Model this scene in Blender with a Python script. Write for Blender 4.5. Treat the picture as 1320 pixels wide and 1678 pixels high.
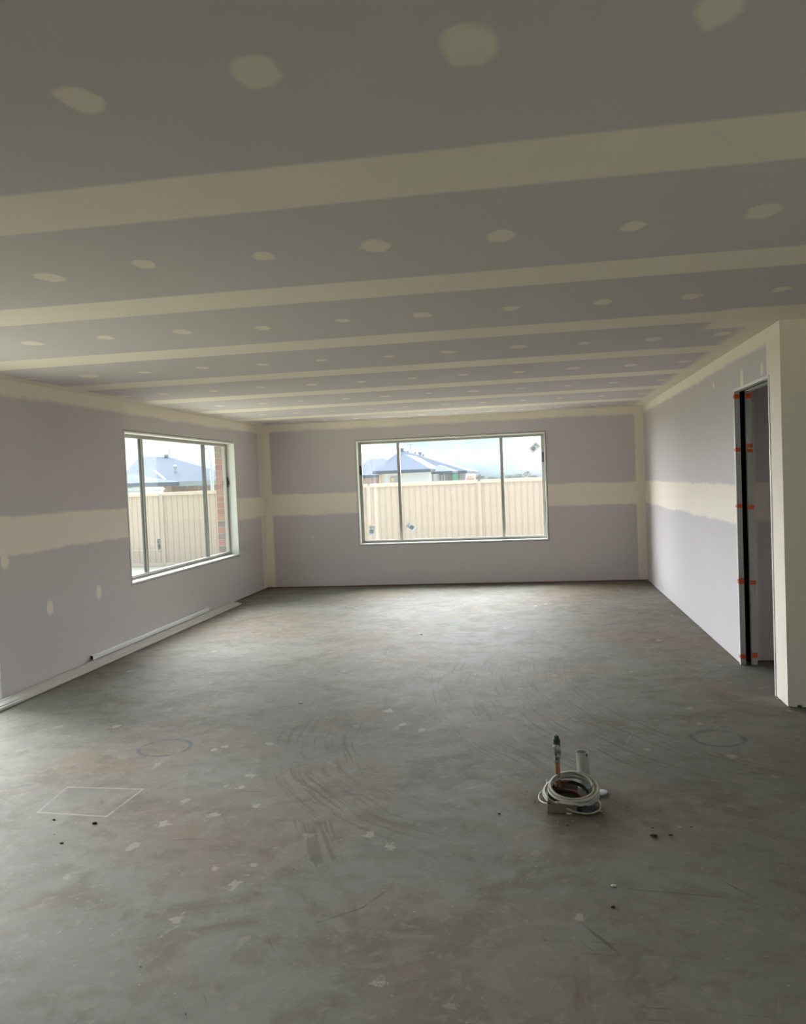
import bpy, bmesh, math, random
from mathutils import Vector, Matrix
random.seed(7)
for o in list(bpy.data.objects): bpy.data.objects.remove(o)
SC = bpy.context.scene
COL = SC.collection
# ------------------------------------------------------------------ camera
W, HPX = 1320, 1678
YAW, PITCH, ROLL, F, CH = -0.15917, -0.03868, -0.04115, 1325.17, 1.543
cy, sy, cp, sp = math.cos(YAW), math.sin(YAW), math.cos(PITCH), math.sin(PITCH)
FW = Vector((sy*cp, cy*cp, sp)); R0 = Vector((cy, -sy, 0)); U0 = R0.cross(FW)
RT = R0*math.cos(ROLL) + U0*math.sin(ROLL); UP = -R0*math.sin(ROLL) + U0*math.cos(ROLL)
cam = bpy.data.objects.new('camera', bpy.data.cameras.new('camera')); COL.objects.link(cam)
m = Matrix((RT, UP, -FW)).transposed().to_4x4(); m.translation = Vector((0, 0, CH)); cam.matrix_world = m
cam.data.sensor_fit = 'HORIZONTAL'; cam.data.sensor_width = 36; cam.data.lens = F/W*36
cam.data.clip_start = .05; cam.data.clip_end = 500
SC.camera = cam
def at(px, py, Y):            # point of the plane y = Y seen at a pixel of the photograph
    d = FW*F + RT*(px-W/2) - UP*(py-HPX/2)
    return Vector((0, 0, CH)) + d*(Y/d.y)
# ------------------------------------------------------------------ view, sky, light
SC.view_settings.view_transform = 'Standard'; SC.view_settings.look = 'None'
SC.view_settings.exposure = 2.52; SC.view_settings.gamma = 1; SC.view_settings.use_curve_mapping = False
SC.cycles.max_bounces = 10; SC.cycles.diffuse_bounces = 7; SC.cycles.transparent_max_bounces = 10; SC.cycles.adaptive_threshold = .08
SC.cycles.sample_clamp_indirect = 8; SC.cycles.caustics_reflective = False; SC.cycles.caustics_refractive = False
SKY = .22
sun = bpy.data.objects.new('sun_behind_cloud', bpy.data.lights.new('sun_behind_cloud', 'SUN')); COL.objects.link(sun)
SUN_AZ, SUN_EL = math.radians(-24), math.radians(20)      # azimuth from +Y towards +X
sun.rotation_euler = Vector((math.sin(SUN_AZ)*math.cos(SUN_EL), math.cos(SUN_AZ)*math.cos(SUN_EL), math.sin(SUN_EL))).to_track_quat('Z', 'Y').to_euler()
sun.data.energy = 9.5; sun.data.angle = math.radians(100); sun.data.color = (.94, .975, 1)
world = bpy.data.worlds.new('overcast_sky'); SC.world = world; world.use_nodes = True

# ---- a small expression layer over shader nodes
class T:
    def __init__(s, nt): s.nt = nt; s.n = nt.nodes; s.l = nt.links
    def put(s, sock, v):
        if isinstance(v, V): s.l.new(v.s, sock)
        elif isinstance(v, (tuple, list)):
            v = tuple(v); sock.default_value = v + (1,) if len(v) == 3 and len(sock.default_value) == 4 else v
        else: sock.default_value = v
    def math(s, op, *a, clamp=False):
        n = s.n.new('ShaderNodeMath'); n.operation = op; n.use_clamp = clamp
        for i, v in enumerate(a): s.put(n.inputs[i], v)
        return V(s, n.outputs[0])
    def vmath(s, op, *a):
        n = s.n.new('ShaderNodeVectorMath'); n.operation = op
        for i, v in enumerate(a): s.put(n.inputs[i], v)
        return V(s, n.outputs[0])
    def sm(s, e0, e1, x):                       # smoothstep
        n = s.n.new('ShaderNodeMapRange'); n.interpolation_type = 'SMOOTHSTEP'
        s.put(n.inputs[0], x); s.put(n.inputs[1], e0); s.put(n.inputs[2], e1); s.put(n.inputs[3], 0.); s.put(n.inputs[4], 1.)
        return V(s, n.outputs[0])
    def noise(s, vec, scale, detail=3, rough=.5, dist=0.):
        n = s.n.new('ShaderNodeTexNoise'); s.put(n.inputs['Vector'], vec)
        n.inputs['Scale'].default_value = scale; n.inputs['Detail'].default_value = detail
        n.inputs['Roughness'].default_value = rough; n.inputs['Distortion'].default_value = dist
        return V(s, n.outputs[0])
    def voro(s, vec, scale, rnd=1., out='Distance'):
        n = s.n.new('ShaderNodeTexVoronoi'); s.put(n.inputs['Vector'], vec)
        n.inputs['Scale'].default_value = scale; n.inputs['Randomness'].default_value = rnd
        return V(s, n.outputs[out])
    def white(s, vec):
        n = s.n.new('ShaderNodeTexWhiteNoise'); n.noise_dimensions = '3D'; s.put(n.inputs['Vector'], vec)
        return V(s, n.outputs[0])
    def comb(s, x, y, z):
        n = s.n.new('ShaderNodeCombineXYZ')
        for i, v in enumerate((x, y, z)): s.put(n.inputs[i], v)
        return V(s, n.outputs[0])
    def sep(s, v):
        n = s.n.new('ShaderNodeSeparateXYZ'); s.put(n.inputs[0], v)
        return [V(s, o) for o in n.outputs]
    def mix(s, f, a, b, mode='MIX'):
        n = s.n.new('ShaderNodeMix'); n.data_type = 'RGBA'; n.blend_type = mode
        s.put(n.inputs[0], f); s.put(n.inputs[6], a); s.put(n.inputs[7], b)
        return V(s, n.outputs[2])
    def obj(s):
        n = s.n.new('ShaderNodeTexCoord'); return V(s, n.outputs['Object'])
class V:
    def __init__(s, t, sock): s.t = t; s.s = sock
    def __add__(s, o): return s.t.math('ADD', s, o)
    __radd__ = __add__
    def __sub__(s, o): return s.t.math('SUBTRACT', s, o)
    def __rsub__(s, o): return s.t.math('SUBTRACT', o, s)
    def __mul__(s, o): return s.t.math('MULTIPLY', s, o)
    __rmul__ = __mul__
    def __truediv__(s, o): return s.t.math('DIVIDE', s, o)
    def max(s, o): return s.t.math('MAXIMUM', s, o)
    def min(s, o): return s.t.math('MINIMUM', s, o)
    def abs(s): return s.t.math('ABSOLUTE', s)
    def sqrt(s): return s.t.math('SQRT', s)
    def round(s): return s.t.math('ROUND', s)
    def sin(s): return s.t.math('SINE', s)

# sky: bright thin overcast, palest low down, with soft patches of cloud and pale cyan between them
t = T(world.node_tree); bg = t.n['Background']
tc = t.n.new('ShaderNodeTexCoord'); D = V(t, tc.outputs['Generated']); dx, dy, dz = t.sep(D)
up = dz.max(0.)
cl = t.noise(t.comb(dx, dy, dz*2.4), 3.2, 5, .55)
clm = t.sm(.40, .62, cl)
skyc = t.mix(clm, (.64, .90, 1.0), (.90, .98, 1.0))
t.put(bg.inputs[0], skyc)
below = t.sm(-.02, .02, dz)
t.put(bg.inputs[1], (1.0 + 2.6*up)*(SKY*.62 + SKY*.38*clm)*(.25 + .75*below) * 1.25)

# ------------------------------------------------------------------ room numbers (metres)
XL, XR, YB, H = -3.99, 1.563, 11.698, 2.45
YP, YJ, YD = 5.42, 6.596, 5.66           # pier face, far jamb and near jamb of the doorway
WT = .115
YF, XE = -3.2, 4.6                       # far end of the room behind the camera, far wall to the right
DH = 2.12
WZ0, WZ1 = .605, 2.165                   # window sill and head
# ------------------------------------------------------------------ materials
def newmat(name):
    mt = bpy.data.materials.new(name); mt.use_nodes = True
    t = T(mt.node_tree); b = t.n['Principled BSDF']
    return mt, t, b
def bump(t, b, h, strength=.2, dist=.01):
    n = t.n.new('ShaderNodeBump'); n.inputs['Strength'].default_value = strength; n.inputs['Distance'].default_value = dist
    t.put(n.inputs['Height'], h); t.l.new(n.outputs[0], b.inputs['Normal'])
def plain(name, c, rough=.5, metal=0., var=.06, scale=14., spec=.5, bmp=0., c2=None):
    mt, t, b = newmat(name); P = t.obj()
    n = t.noise(P, scale, 4)
    c2 = c2 or tuple(x*(1-var*2.5) for x in c)
    t.put(b.inputs['Base Color'], t.mix(n, c, c2))
    b.inputs['Roughness'].default_value = rough; b.inputs['Metallic'].default_value = metal
    b.inputs['Specular IOR Level'].default_value = spec
    if bmp: bump(t, b, t.noise(P, scale*4, 3), bmp, .003)
    return mt
BOARD, CREAM = (.648, .605, .622), (.905, .838, .738)
def board_mat(name, fn):
    mt, t, b = newmat(name); P = t.obj(); x, y, z = t.sep(P)
    wob = (t.noise(P, 1.3, 3) - .5)*.07
    wob2 = (t.noise(P, 9., 3) - .5)*.03
    blur = t.noise(P, 4., 2)
    mask = fn(t, x, y, z, wob + wob2).max(0.).min(1.)
    mott = t.noise(P, 1.1, 4)
    bc = t.mix(mott, BOARD, tuple(v*.94 for v in BOARD))
    cc = t.mix(t.noise(P, 2.5, 4), CREAM, tuple(v*.93 for v in CREAM))
    t.put(b.inputs['Base Color'], t.mix(mask, bc, cc))
    b.inputs['Roughness'].default_value = .82; b.inputs['Specular IOR Level'].default_value = .2
    bump(t, b, t.noise(P, 40, 1), .04, .002)
    return mt
def band(t, v, a, b, w, soft=.034):
    return t.sm(a-soft/2, a+soft/2, v+w)*(1. - t.sm(b-soft/2, b+soft/2, v+w))
def above(t, v, a, w, soft=.03): return t.sm(a-soft/2, a+soft/2, v+w)
def below_(t, v, a, w, soft=.03): return 1. - t.sm(a-soft/2, a+soft/2, v+w)
def spot(t, u, v, cu, cv, ru, rv, w):
    d = (((u-cu)/ru)*((u-cu)/ru) + ((v-cv)/rv)*((v-cv)/rv)).sqrt() + w*9
    return 1. - t.sm(.65, 1.15, d)
def f_back(t, x, y, z, w):
    m_ = band(t, z, 1.095, 1.41, w).max(above(t, z, 2.345, w, .05))
    m_ = m_.max(below_(t, x, XL+.13, w*.3)).max(above(t, x, XR-.125, w*.3))
    return m_.max(spot(t, x, z, -3.25, .75, .02, .02, w)*.6)
def f_left(t, x, y, z, w):
    m_ = band(t, z, 1.09, 1.39, w).max(above(t, z, 2.33, w, .05))
    m_ = m_.max(above(t, y, YB-.16, w, .05)*.6)
    for c in ((6.145, .607), (6.917, .624), (5.60, 1.06), (4.0, 2.25)): m_ = m_.max(spot(t, y, z, c[0], c[1], .055, .075, w))
    for k in range(4): m_ = m_.max(0.)
    return m_
def f_right(t, x, y, z, w):
    m_ = band(t, z, 1.095, 1.405, w).max(above(t, z, 2.35, w, .04)).max(below_(t, y, 5.72, w*.3, .02))
    for c in ((6.36, 2.19, .045, .075), (5.83, 2.2, .04, .055), (7.3, 2.25, .03, .03)): m_ = m_.max(spot(t, y, z, *c, w))
    return m_
def f_hall(t, x, y, z, w):
    return band(t, z, 1.10, 1.41, w).max(below_(t, x, XR+WT+.055, w*.3, .04)).max(above(t, z, 2.33, w))
def f_pier(t, x, y, z, w): return below_(t, x, XR+.62, w)
def f_far(t, x, y, z, w): return band(t, z, 1.10, 1.40, w).max(above(t, z, 2.34, w))
CY1, CDY = 2.43, 1.3565
def f_ceil(t, x, y, z, w):
    q = (y-CY1)/CDY; k = q.round()
    m_ = 1. - t.sm(.155, .185, ((q-k)*CDY).abs() + w*.35)
    q2 = q - .5; k2 = q2.round(); v = (q2-k2)*CDY
    u0 = (x+.082)/.468; ku = u0.round()
    j1 = t.white(t.comb(ku, k2, 3.)) - .5; j2 = t.white(t.comb(ku, k2, 8.)) - .5; j3 = t.white(t.comb(ku, k2, 12.))
    u = (u0-ku)*.468 + j1*.05; v = v + j2*.07
    d = (((u/.052)*(u/.052)) + ((v/.072)*(v/.072))).sqrt()*(.75 + j3*.5) + w*6 + (t.noise(t.comb(x, y, 7.), 14., 3) - .5)*.9
    m_ = m_.max((1. - t.sm(.72, 1.12, d))*(.8 + .2*j3))
    m_ = m_.max(below_(t, x, XL+.13, w, .05)).max(above(t, y, YB-.13, w, .05))
    m_ = m_.max(band(t, x, XR-.16, XR+.12, w, .1)*t.sm(5.3, 5.45, y))
    return m_.max(band(t, x, 1.15, 2.4, w*2., .1)*band(t, y, 4.93, 5.6, w, .05))
M = {}
M['back'] = board_mat('plasterboard_back', f_back); M['left'] = board_mat('plasterboard_left', f_left)
M['right'] = board_mat('plasterboard_right', f_right); M['hall'] = board_mat('plasterboard_hall', f_hall)
M['pier'] = board_mat('plasterboard_pier', f_pier); M['far'] = board_mat('plasterboard_far', f_far)
M['ceil'] = board_mat('plasterboard_ceiling', f_ceil)

def floor_mat():
    mt, t, b = newmat('concrete_slab'); P = t.obj(); x, y, z = t.sep(P)
    n1 = t.noise(P, .9, 6, .6); n2 = t.noise(P, 7., 6, .6); n3 = t.noise(P, 60., 3)
    st = t.noise(t.comb(x*5., y*1.2, 3.), 1.5, 5, .6, .6)
    nm = t.noise(P, 2.3, 7, .62, .8); nf = t.noise(P, 19., 5, .65, .4)
    col = t.mix(t.sm(.3, .7, n1), (.435, .44, .415), (.54, .55, .53))
    warm = t.sm(.46, .62, t.noise(P, .75, 4, .5, .4))
    col = t.mix(warm*.7, col, (.51, .41, .31))
    col = t.mix(t.sm(.47, .66, nm)*.65, col, (.32, .295, .24))
    col = t.mix(t.sm(.50, .62, t.noise(t.comb(x, y, 4.), 3.4, 6, .6, 1.))*.42, col, (.60, .61, .59))
    col = t.mix(t.sm(.50, .64, n2)*.42, col, (.37, .34, .285))
    col = t.mix(t.sm(.54, .68, nf)*.4, col, (.70, .69, .65))
    for k_, (ca, sa) in enumerate(((1., 0.), (.8, .6), (.55, -.83), (.25, .97))):
        sx = (x*ca + y*sa)*2.2; sy_ = (y*ca - x*sa)*46.
        sn = t.noise(t.comb(sx, sy_, 3.*k_), 1., 3, .5); gate = t.sm(.52, .66, t.noise(t.comb(x, y, 11.+k_), 1.6, 2))
        col = t.mix(t.sm(.66, .73, sn)*gate*.6, col, (.76, .76, .72) if k_ % 2 else (.20, .18, .15))
    # dusty brown scuffs in the middle of the room
    g = t.sm(1.0, .1, (((x+.55)/1.5)*((x+.55)/1.5) + ((y-5.7)/1.9)*((y-5.7)/1.9)).sqrt())
    sc = t.sm(.46, .62, t.noise(t.comb(x*1.4, y*.9, 0.), 3.2, 6, .65, 1.2))
    col = t.mix(g*sc*.7, col, (.385, .345, .27))
    # trowel swirl: fine arcs about one centre
    rx = x - .35; ry = y - 4.95; r = (rx*rx + ry*ry).sqrt() + (t.noise(P, 2., 2)-.5)*.10
    ang = t.math('ARCTAN2', ry, rx*-1.)
    fine = t.noise(t.comb(r*26., ang*1.6, 0.), 1.5, 4, .7)
    win = band(t, r, 1.45, 1.97, 0., .12)*band(t, ang, -1.05, .32, 0., .25)*t.sm(.3, .6, t.noise(t.comb(r*3., ang*1.4, 5.), 1.6, 2))
    swirl = t.sm(.50, .60, fine)*win
    col = t.mix(swirl*.55, col, (.27, .225, .165))
    rx2 = x - 3.0; ry2 = y - 6.4; r2 = (rx2*rx2 + ry2*ry2).sqrt() + (t.noise(P, 1.7, 2)-.5)*.1
    f2 = t.noise(t.comb(r2*24., ry2*.8, 0.), 1.5, 4, .7)
    col = t.mix(t.sm(.53, .62, f2)*band(t, r2, 2.7, 3.9, 0., .3)*band(t, y, 4.2, 6.8, 0., .5)*.5, col, (.24, .215, .17))
    # brush streak block left of centre
    s3 = t.noise(t.comb((x + y*.42)*42., y*2., 0.), 1., 3)
    w3 = band(t, x + (y-3.4)*.35, -1.09, -.90, (t.noise(P, 9., 2)-.5)*.06, .02)*band(t, y, 3.17, 3.56, (s3-.5)*.3, .05)
    col = t.mix(t.sm(.42, .58, s3)*w3*.5, col, (.22, .20, .15))
    # rusty drag streaks near the camera
    s4 = t.noise(t.comb(x*16., y*1.3, 2.), 1., 5, .6)
    w4 = t.sm(.5, .75, t.noise(t.comb(x*3.3, y*1.1, 9.), 1., 2))*band(t, x, -.75, .15, 0., .3)*t.sm(3.5, 2.6, y)
    col = t.mix(t.sm(.52, .68, s4)*w4*.8, col, (.36, .25, .18))
    # short diagonal tan smear above the pipes
    def seg(ax, ay, bx, by):
        ux, uy = bx-ax, by-ay; L2 = ux*ux + uy*uy
        h = (((x-ax)*ux + (y-ay)*uy)/L2).max(0.).min(1.)
        ex = x - ax - h*ux; ey = y - ay - h*uy
        return (ex*ex + ey*ey).sqrt()
    wn = (t.noise(P, 25., 3)-.5)*.02
    col = t.mix((1. - t.sm(.008, .04, seg(.01, 5.15, .285, 4.45)+wn))*.55, col, (.40, .34, .27))
    # hairline cracks and scratches
    wc = (t.noise(P, 9., 3)-.5)*.05
    for s_ in ((-.80, 2.70, -.66, 2.81), (-.66, 2.81, -.60, 2.93), (-1.52, 3.86, -1.40, 3.87), (-1.62, 3.30, -1.50, 3.32), (.30, 3.02, .62, 2.99), (-1.55, 6.2, -1.0, 6.7)):
        col = t.mix((1. - t.sm(.002, .007, seg(*s_) + wc.abs()*.35 + wn*.3))*.45, col, (.16, .15, .13))
    # thin white plaster drops and scrapes
    wp = t.comb(x + (n2-.5)*.05, (y + (n2-.5)*.05)*.6, 0.)
    v1 = t.voro(wp, 7.); rnd = t.voro(wp, 7., 1., 'Color')
    rs = t.sep(rnd)[0]
    reg = t.sm(.45, .62, t.noise(P, .8, 3))
    sp_ = (1. - t.sm(.10, .17, v1 + (nf-.5)*.7))*t.sm(.58, .62, rs)*(.2 + .8*reg)
    sm_v = t.voro(P, 30.); rn2 = t.sep(t.voro(P, 30., 1., 'Color'))[0]
    sp2 = (1. - t.sm(.10, .16, sm_v))*t.sm(.93, .94, rn2)
    col = t.mix(sp_.max(sp2*.8)*.6, col, (.98, .97, .92))
    for cx_, cy_, rr in ((-.516, 2.386, .03), (-.756, 3.415, .038), (-.641, 3.30, .035), (-1.175, 3.098, .022), (-1.371, 3.69, .035), (-1.738, 3.461, .045), (-1.541, 3.575, .04), (-1.53, 3.92, .035), (-1.544, 4.09, .04), (.949, 5.054, .035), (.58, 4.577, .025), (.113, 2.808, .03), (-1.0, 5.3, .05), (-.86, 5.0, .05), (1.0, 4.48, .045)):
        d = (((x-cx_)/rr)*((x-cx_)/rr) + ((y-cy_)/rr)*((y-cy_)/rr)*.8).sqrt() + (t.noise(P, 34., 5, .65)-.5)*3.4
        col = t.mix((1. - t.sm(.45, .75, d))*.6, col, (.98, .97, .90))
    # brown dust about the pipe penetration
    dd = (((x-.14)*(x-.14)) + ((y-3.83)*(y-3.83))).sqrt()
    col = t.mix((1. - t.sm(.13, .34, dd + (n2-.5)*.25))*.6, col, (.25, .205, .15))
    # blue set-out rings
    for cx_, cy_, rr, k in ((-2.225, 4.51, .15, .75), (.99, 4.78, .14, .65), (-2.19, 9.82, .16, .5)):
        d = (((x-cx_)*(x-cx_)) + ((y-cy_)*(y-cy_))).sqrt() + (t.noise(P, 3., 2)-.5)*.05
        ring = 1. - t.sm(.006, .020, (d-rr).abs())
        col = t.mix(ring*t.sm(.30, .52, t.noise(P, 11., 3))*k, col, (.20, .26, .33))
    # white chalk square
    q = [(-2.434, 3.551), (-2.059, 3.523), (-2.045, 3.866), (-2.475, 3.87)]
    for i in range(4):
        a_, b_ = q[i], q[(i+1) % 4]
        col = t.mix((1. - t.sm(.003, .010, seg(*a_, *b_) + wn*.25))*t.sm(.25, .5, t.noise(P, 14., 2))*(.6 if i != 3 else .35), col, (.98, .98, .92))
    # fine aggregate pits
    col = t.mix(t.sm(.60, .75, n3)*.18, col, (.30, .29, .26))
    t.put(b.inputs['Base Color'], t.mix(1., col, (.362, .337, .300), 'MULTIPLY'))
    t.put(b.inputs['Roughness'], .60 + n2*.22)
    b.inputs['Specular IOR Level'].default_value = .18
    bump(t, b, n2*.6 + nf*.35 + n3*.10, .5, .007)
    return mt
M['floor'] = floor_mat()
M['liner'] = plain('white_primed_liner', (.80, .80, .77), .5, var=.02)
M['alu'] = plain('powdercoat_window_frame', (.44, .43, .39), .45, .0, var=.02)
M['aludark'] = plain('dark_seal_and_shadow', (.06, .065, .065), .6)  # frame seals and tracks, also the painted shadow gaps
M['gasket'] = plain('black_latch', (.035, .035, .04), .5)
M['sticker'] = plain('grey_blue_sticker', (0.42, 0.47, 0.49), .6, var=.1, scale=30)
M['print'] = plain('dark_print', (.09, .10, .11), .6)
def paper(name, c):
    mt = bpy.data.materials.new(name); mt.use_nodes = True; t = T(mt.node_tree); t.n.remove(t.n['Principled BSDF'])
    d = t.n.new('ShaderNodeBsdfDiffuse'); r = t.n.new('ShaderNodeBsdfTranslucent'); m_ = t.n.new('ShaderNodeMixShader'); m_.inputs[0].default_value = .5
    cc = t.mix(t.noise(t.obj(), 40., 3), c, tuple(v*.85 for v in c)); t.put(d.inputs[0], cc); t.put(r.inputs[0], cc)
    t.l.new(d.outputs[0], m_.inputs[1]); t.l.new(r.outputs[0], m_.inputs[2]); t.l.new(m_.outputs[0], t.n['Material Output'].inputs[0]); return mt
M['sticker'] = paper('grey_blue_sticker', (.55, .56, .55))
M['stickerpale'] = paper('pale_sticker_print', (.74, .79, .82))
M['stickerwhite'] = plain('pale_print', (.70, .76, .80), .6)
M['timber'] = plain('reddish_timber_plate', (.34, .17, .12), .8, var=.2, scale=9)
M['black'] = plain('cavity_shade_black', (.006, .006, .007), .9, var=0)  # shade of the door cavity put into the colour
M['orange'] = plain('orange_marking_paint', (.80, .13, .03), .6, var=.08)
M['jamb'] = plain('grey_primed_jamb', (.50, .51, .50), .55, var=.03)
M['cornice'] = plain('raw_plaster_moulding', (.60, .565, .53), .8, var=.05, scale=6)
M['zinc'] = plain('pale_galvanised_metal', (.82, .87, .88), .40, .08, var=.03, scale=5)
M['brick1'] = plain('red_brick', (0.342, 0.1126, 0.081), .85, var=.12, scale=30, bmp=.3)
M['brick2'] = plain('brown_grey_brick', (0.154, 0.105, 0.098), .85, var=.12, scale=30, bmp=.3)
M['brick3'] = plain('cream_flecked_brick', (0.294, 0.238, 0.182), .85, var=.18, scale=40, bmp=.3)
M['brick4'] = plain('orange_brick', (0.387, 0.171, 0.108), .85, var=.12, scale=30, bmp=.3)
M['mortar'] = plain('pale_mortar', (0.4225, 0.3656, 0.3006), .9, var=.06, scale=25)
M['fence'] = plain('cream_steel_fence', (0.3788, 0.2968, 0.2395), .5, var=.02, scale=1)
M['fencetrim'] = plain('cream_fence_rail', (0.4312, 0.345, 0.2875), .5, var=.02, scale=1)
M['grass'] = plain('patchy_lawn', (.34, .35, .22), .95, var=.3, scale=2.5, bmp=.5, c2=(.42, .39, .31))
M['roofA'] = plain('blue_grey_steel_roof', (0.0166, 0.0323, 0.0599), .8, var=.03, spec=.05, scale=.5)
M['roofB'] = plain('slate_blue_steel_roof', (0.0306, 0.0474, 0.077), .8, var=.03, spec=.05, scale=.5)
M['fasc'] = plain('dull_grey_fascia', (0.2174, 0.2597, 0.2746), .6, var=.03)
M['cap'] = plain('pale_blue_capping', (0.207, 0.261, 0.306), .5, var=.03)
M['wrap'] = plain('white_house_wrap', (0.4455, 0.4521, 0.5081), .7, var=.05, scale=3)
M['wrapblue'] = plain('pale_blue_wall', (0.4275, 0.4959, 0.513), .7, var=.05, scale=2)
M['beam'] = plain('orange_timber_beam', (0.4836, 0.2964, 0.156), .7, var=.08, scale=3)
M['dark'] = plain('dark_opening', (0.1365, 0.147, 0.168), .7)
M['grey'] = plain('grey_window_glazing', (0.2228, 0.243, 0.243), .4, var=.1, scale=2)
M['green'] = plain('bright_green_mesh', (0.108, 0.495, 0.324), .7, var=.25, scale=3)
M['orangebar'] = plain('orange_plastic', (0.36, 0.081, 0.039), .6, var=.08)
M['orangetop'] = plain('pale_orange_plastic', (0.336, 0.21, 0.1512), .6, var=.05)
M['brickfar'] = plain('far_peach_brickwork', (0.4794, 0.3468, 0.2754), .9, var=.12, scale=2, c2=(.20, .13, .10))
M['pole'] = plain('white_painted_pole', (0.2995, 0.3358, 0.3449), .5, var=.02)
M['leaf'] = plain('dull_eucalypt_leaves', (0.09, 0.1125, 0.09), .9, var=.2, scale=1)
M['leafb'] = plain('brown_green_leaves', (0.099, 0.09, 0.081), .9, var=.2, scale=1)
M['bark'] = plain('grey_bark', (.28, .25, .22), .9)
M['copper'] = plain('dull_copper_pipe', (.62, .34, .15), .42, .75, var=.15, scale=40, c2=(.32, .16, .08))
M['coppert'] = plain('tarnished_brass_fitting', (.20, .11, .06), .55, .6, var=.2, scale=60)
M['pvc'] = plain('grey_white_pvc', (.46, .47, .43), .45, var=.04, scale=8)
M['capblk'] = plain('dark_blue_grey_plastic', (.045, .06, .07), .45, var=.1, scale=30)
M['cable'] = plain('grey_white_cable_sheath', (.47, .44, .385), .42, var=.08, scale=20)
M['red'] = plain('dark_red_hose', (.25, .012, .03), .35, var=.1, scale=30)
M['blk'] = plain('black_hose', (.012, .012, .014), .35)
M['ply'] = plain('dusty_formwork_board', (.30, .25, .19), .85, var=.15, scale=25)
M['pplight'] = plain('pale_dusty_edge', (.52, .49, .43), .8, var=.1)
M['disc'] = plain('white_dusty_plastic_disc', (.58, .60, .60), .5, var=.08, scale=40)
M['clod'] = plain('dried_mud', (.045, .035, .025), .95, var=.2, scale=60)
M['chip'] = plain('white_plaster_chip', (.66, .64, .58), .9, var=.08, scale=60)
M['rubble'] = plain('dusty_grey_rubble', (.38, .34, .29), .9, var=.2, scale=60)
def tape_mat():
    mt, t, b = newmat('crinkled_clear_tape'); P = t.obj()
    n = t.noise(t.comb(*[c*s_ for c, s_ in zip(t.sep(P), (60., 60., 30.))]), 1.4, 4, .7)
    t.put(b.inputs['Base Color'], t.mix(t.sm(.42, .6, n), (.10, .10, .10), (.50, .50, .47)))
    b.inputs['Roughness'].default_value = .25; bump(t, b, n, .8, .004); return mt
M['tape'] = tape_mat()
def glass_mat():            # thin clear pane, its translucent share imitating bloom haze
    mt = bpy.data.materials.new('hazy_clear_glass'); mt.use_nodes = True; t = T(mt.node_tree)
    for n in list(t.n): t.n.remove(n)
    out = t.n.new('ShaderNodeOutputMaterial'); tr = t.n.new('ShaderNodeBsdfTransparent'); tr.inputs[0].default_value = (.965, .965, .965, 1)
    gl = t.n.new('ShaderNodeBsdfGlossy'); gl.inputs['Roughness'].default_value = .01
    df = t.n.new('ShaderNodeBsdfTranslucent'); df.inputs[0].default_value = (.8, .82, .85, 1)
    ge = t.n.new('ShaderNodeNewGeometry')            # Schlick reflectance, the same from either side of the thin pane
    dt = t.n.new('ShaderNodeVectorMath'); dt.operation = 'DOT_PRODUCT'
    t.l.new(ge.outputs['Normal'], dt.inputs[0]); t.l.new(ge.outputs['Incoming'], dt.inputs[1])
    fr = .04 + .96*t.math('POWER', 1. - V(t, dt.outputs['Value']).abs(), 5.)
    m1 = t.n.new('ShaderNodeMixShader'); m2 = t.n.new('ShaderNodeMixShader'); m1.inputs[0].default_value = .012
    t.l.new(tr.outputs[0], m1.inputs[1]); t.l.new(df.outputs[0], m1.inputs[2])
    t.put(m2.inputs[0], fr); t.l.new(m1.outputs[0], m2.inputs[1]); t.l.new(gl.outputs[0], m2.inputs[2])
    t.l.new(m2.outputs[0], out.inputs[0]); return mt
M['glass'] = glass_mat()

# ------------------------------------------------------------------ mesh helpers
def bx(bm, x0, x1, y0, y1, z0, z1):
    x0, x1 = min(x0, x1), max(x0, x1); y0, y1 = min(y0, y1), max(y0, y1); z0, z1 = min(z0, z1), max(z0, z1)
    v = [bm.verts.new((x, y, z)) for x in (x0, x1) for y in (y0, y1) for z in (z0, z1)]
    for f in ((0, 1, 3, 2), (4, 6, 7, 5), (0, 4, 5, 1), (2, 3, 7, 6), (0, 2, 6, 4), (1, 5, 7, 3)): bm.faces.new([v[i] for i in f])
def boxes(*bs):
    bm = bmesh.new()
    for b in bs: bx(bm, *b)
    return bm
def prism(bm, pts, axis, a, b):          # extrude a 2-D outline along an axis
    def P(u, v, w):
        return {0: (w, u, v), 1: (u, w, v), 2: (u, v, w)}[axis]
    A = [bm.verts.new(P(u, v, a)) for u, v in pts]; B = [bm.verts.new(P(u, v, b)) for u, v in pts]
    n = len(pts)
    for i in range(n): bm.faces.new((A[i], A[(i+1) % n], B[(i+1) % n], B[i]))
    bm.faces.new(A[::-1]); bm.faces.new(B)
def tube(bm, path, r, seg=10, closed=False, cap=True):
    path = [Vector(p) for p in path]; n = len(path); rings = []
    ref = None
    for i, p in enumerate(path):
        a = path[(i-1) % n] if closed or i > 0 else p; c = path[(i+1) % n] if closed or i < n-1 else p
        d = (c-a).normalized()
        if ref is None: ref = Vector((0, 0, 1)) if abs(d.z) < .9 else Vector((1, 0, 0))
        u = (ref - d*ref.dot(d)).normalized(); w = d.cross(u); ref = u
        rr = r[i] if isinstance(r, (list, tuple)) else r
        rings.append([bm.verts.new(p + (u*math.cos(k*math.tau/seg) + w*math.sin(k*math.tau/seg))*rr) for k in range(seg)])
    for i in range(n if closed else n-1):
        A, B = rings[i], rings[(i+1) % n]
        for k in range(seg): bm.faces.new((A[k], A[(k+1) % seg], B[(k+1) % seg], B[k]))
    if cap and not closed: bm.faces.new(rings[0][::-1]); bm.faces.new(rings[-1])
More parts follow.
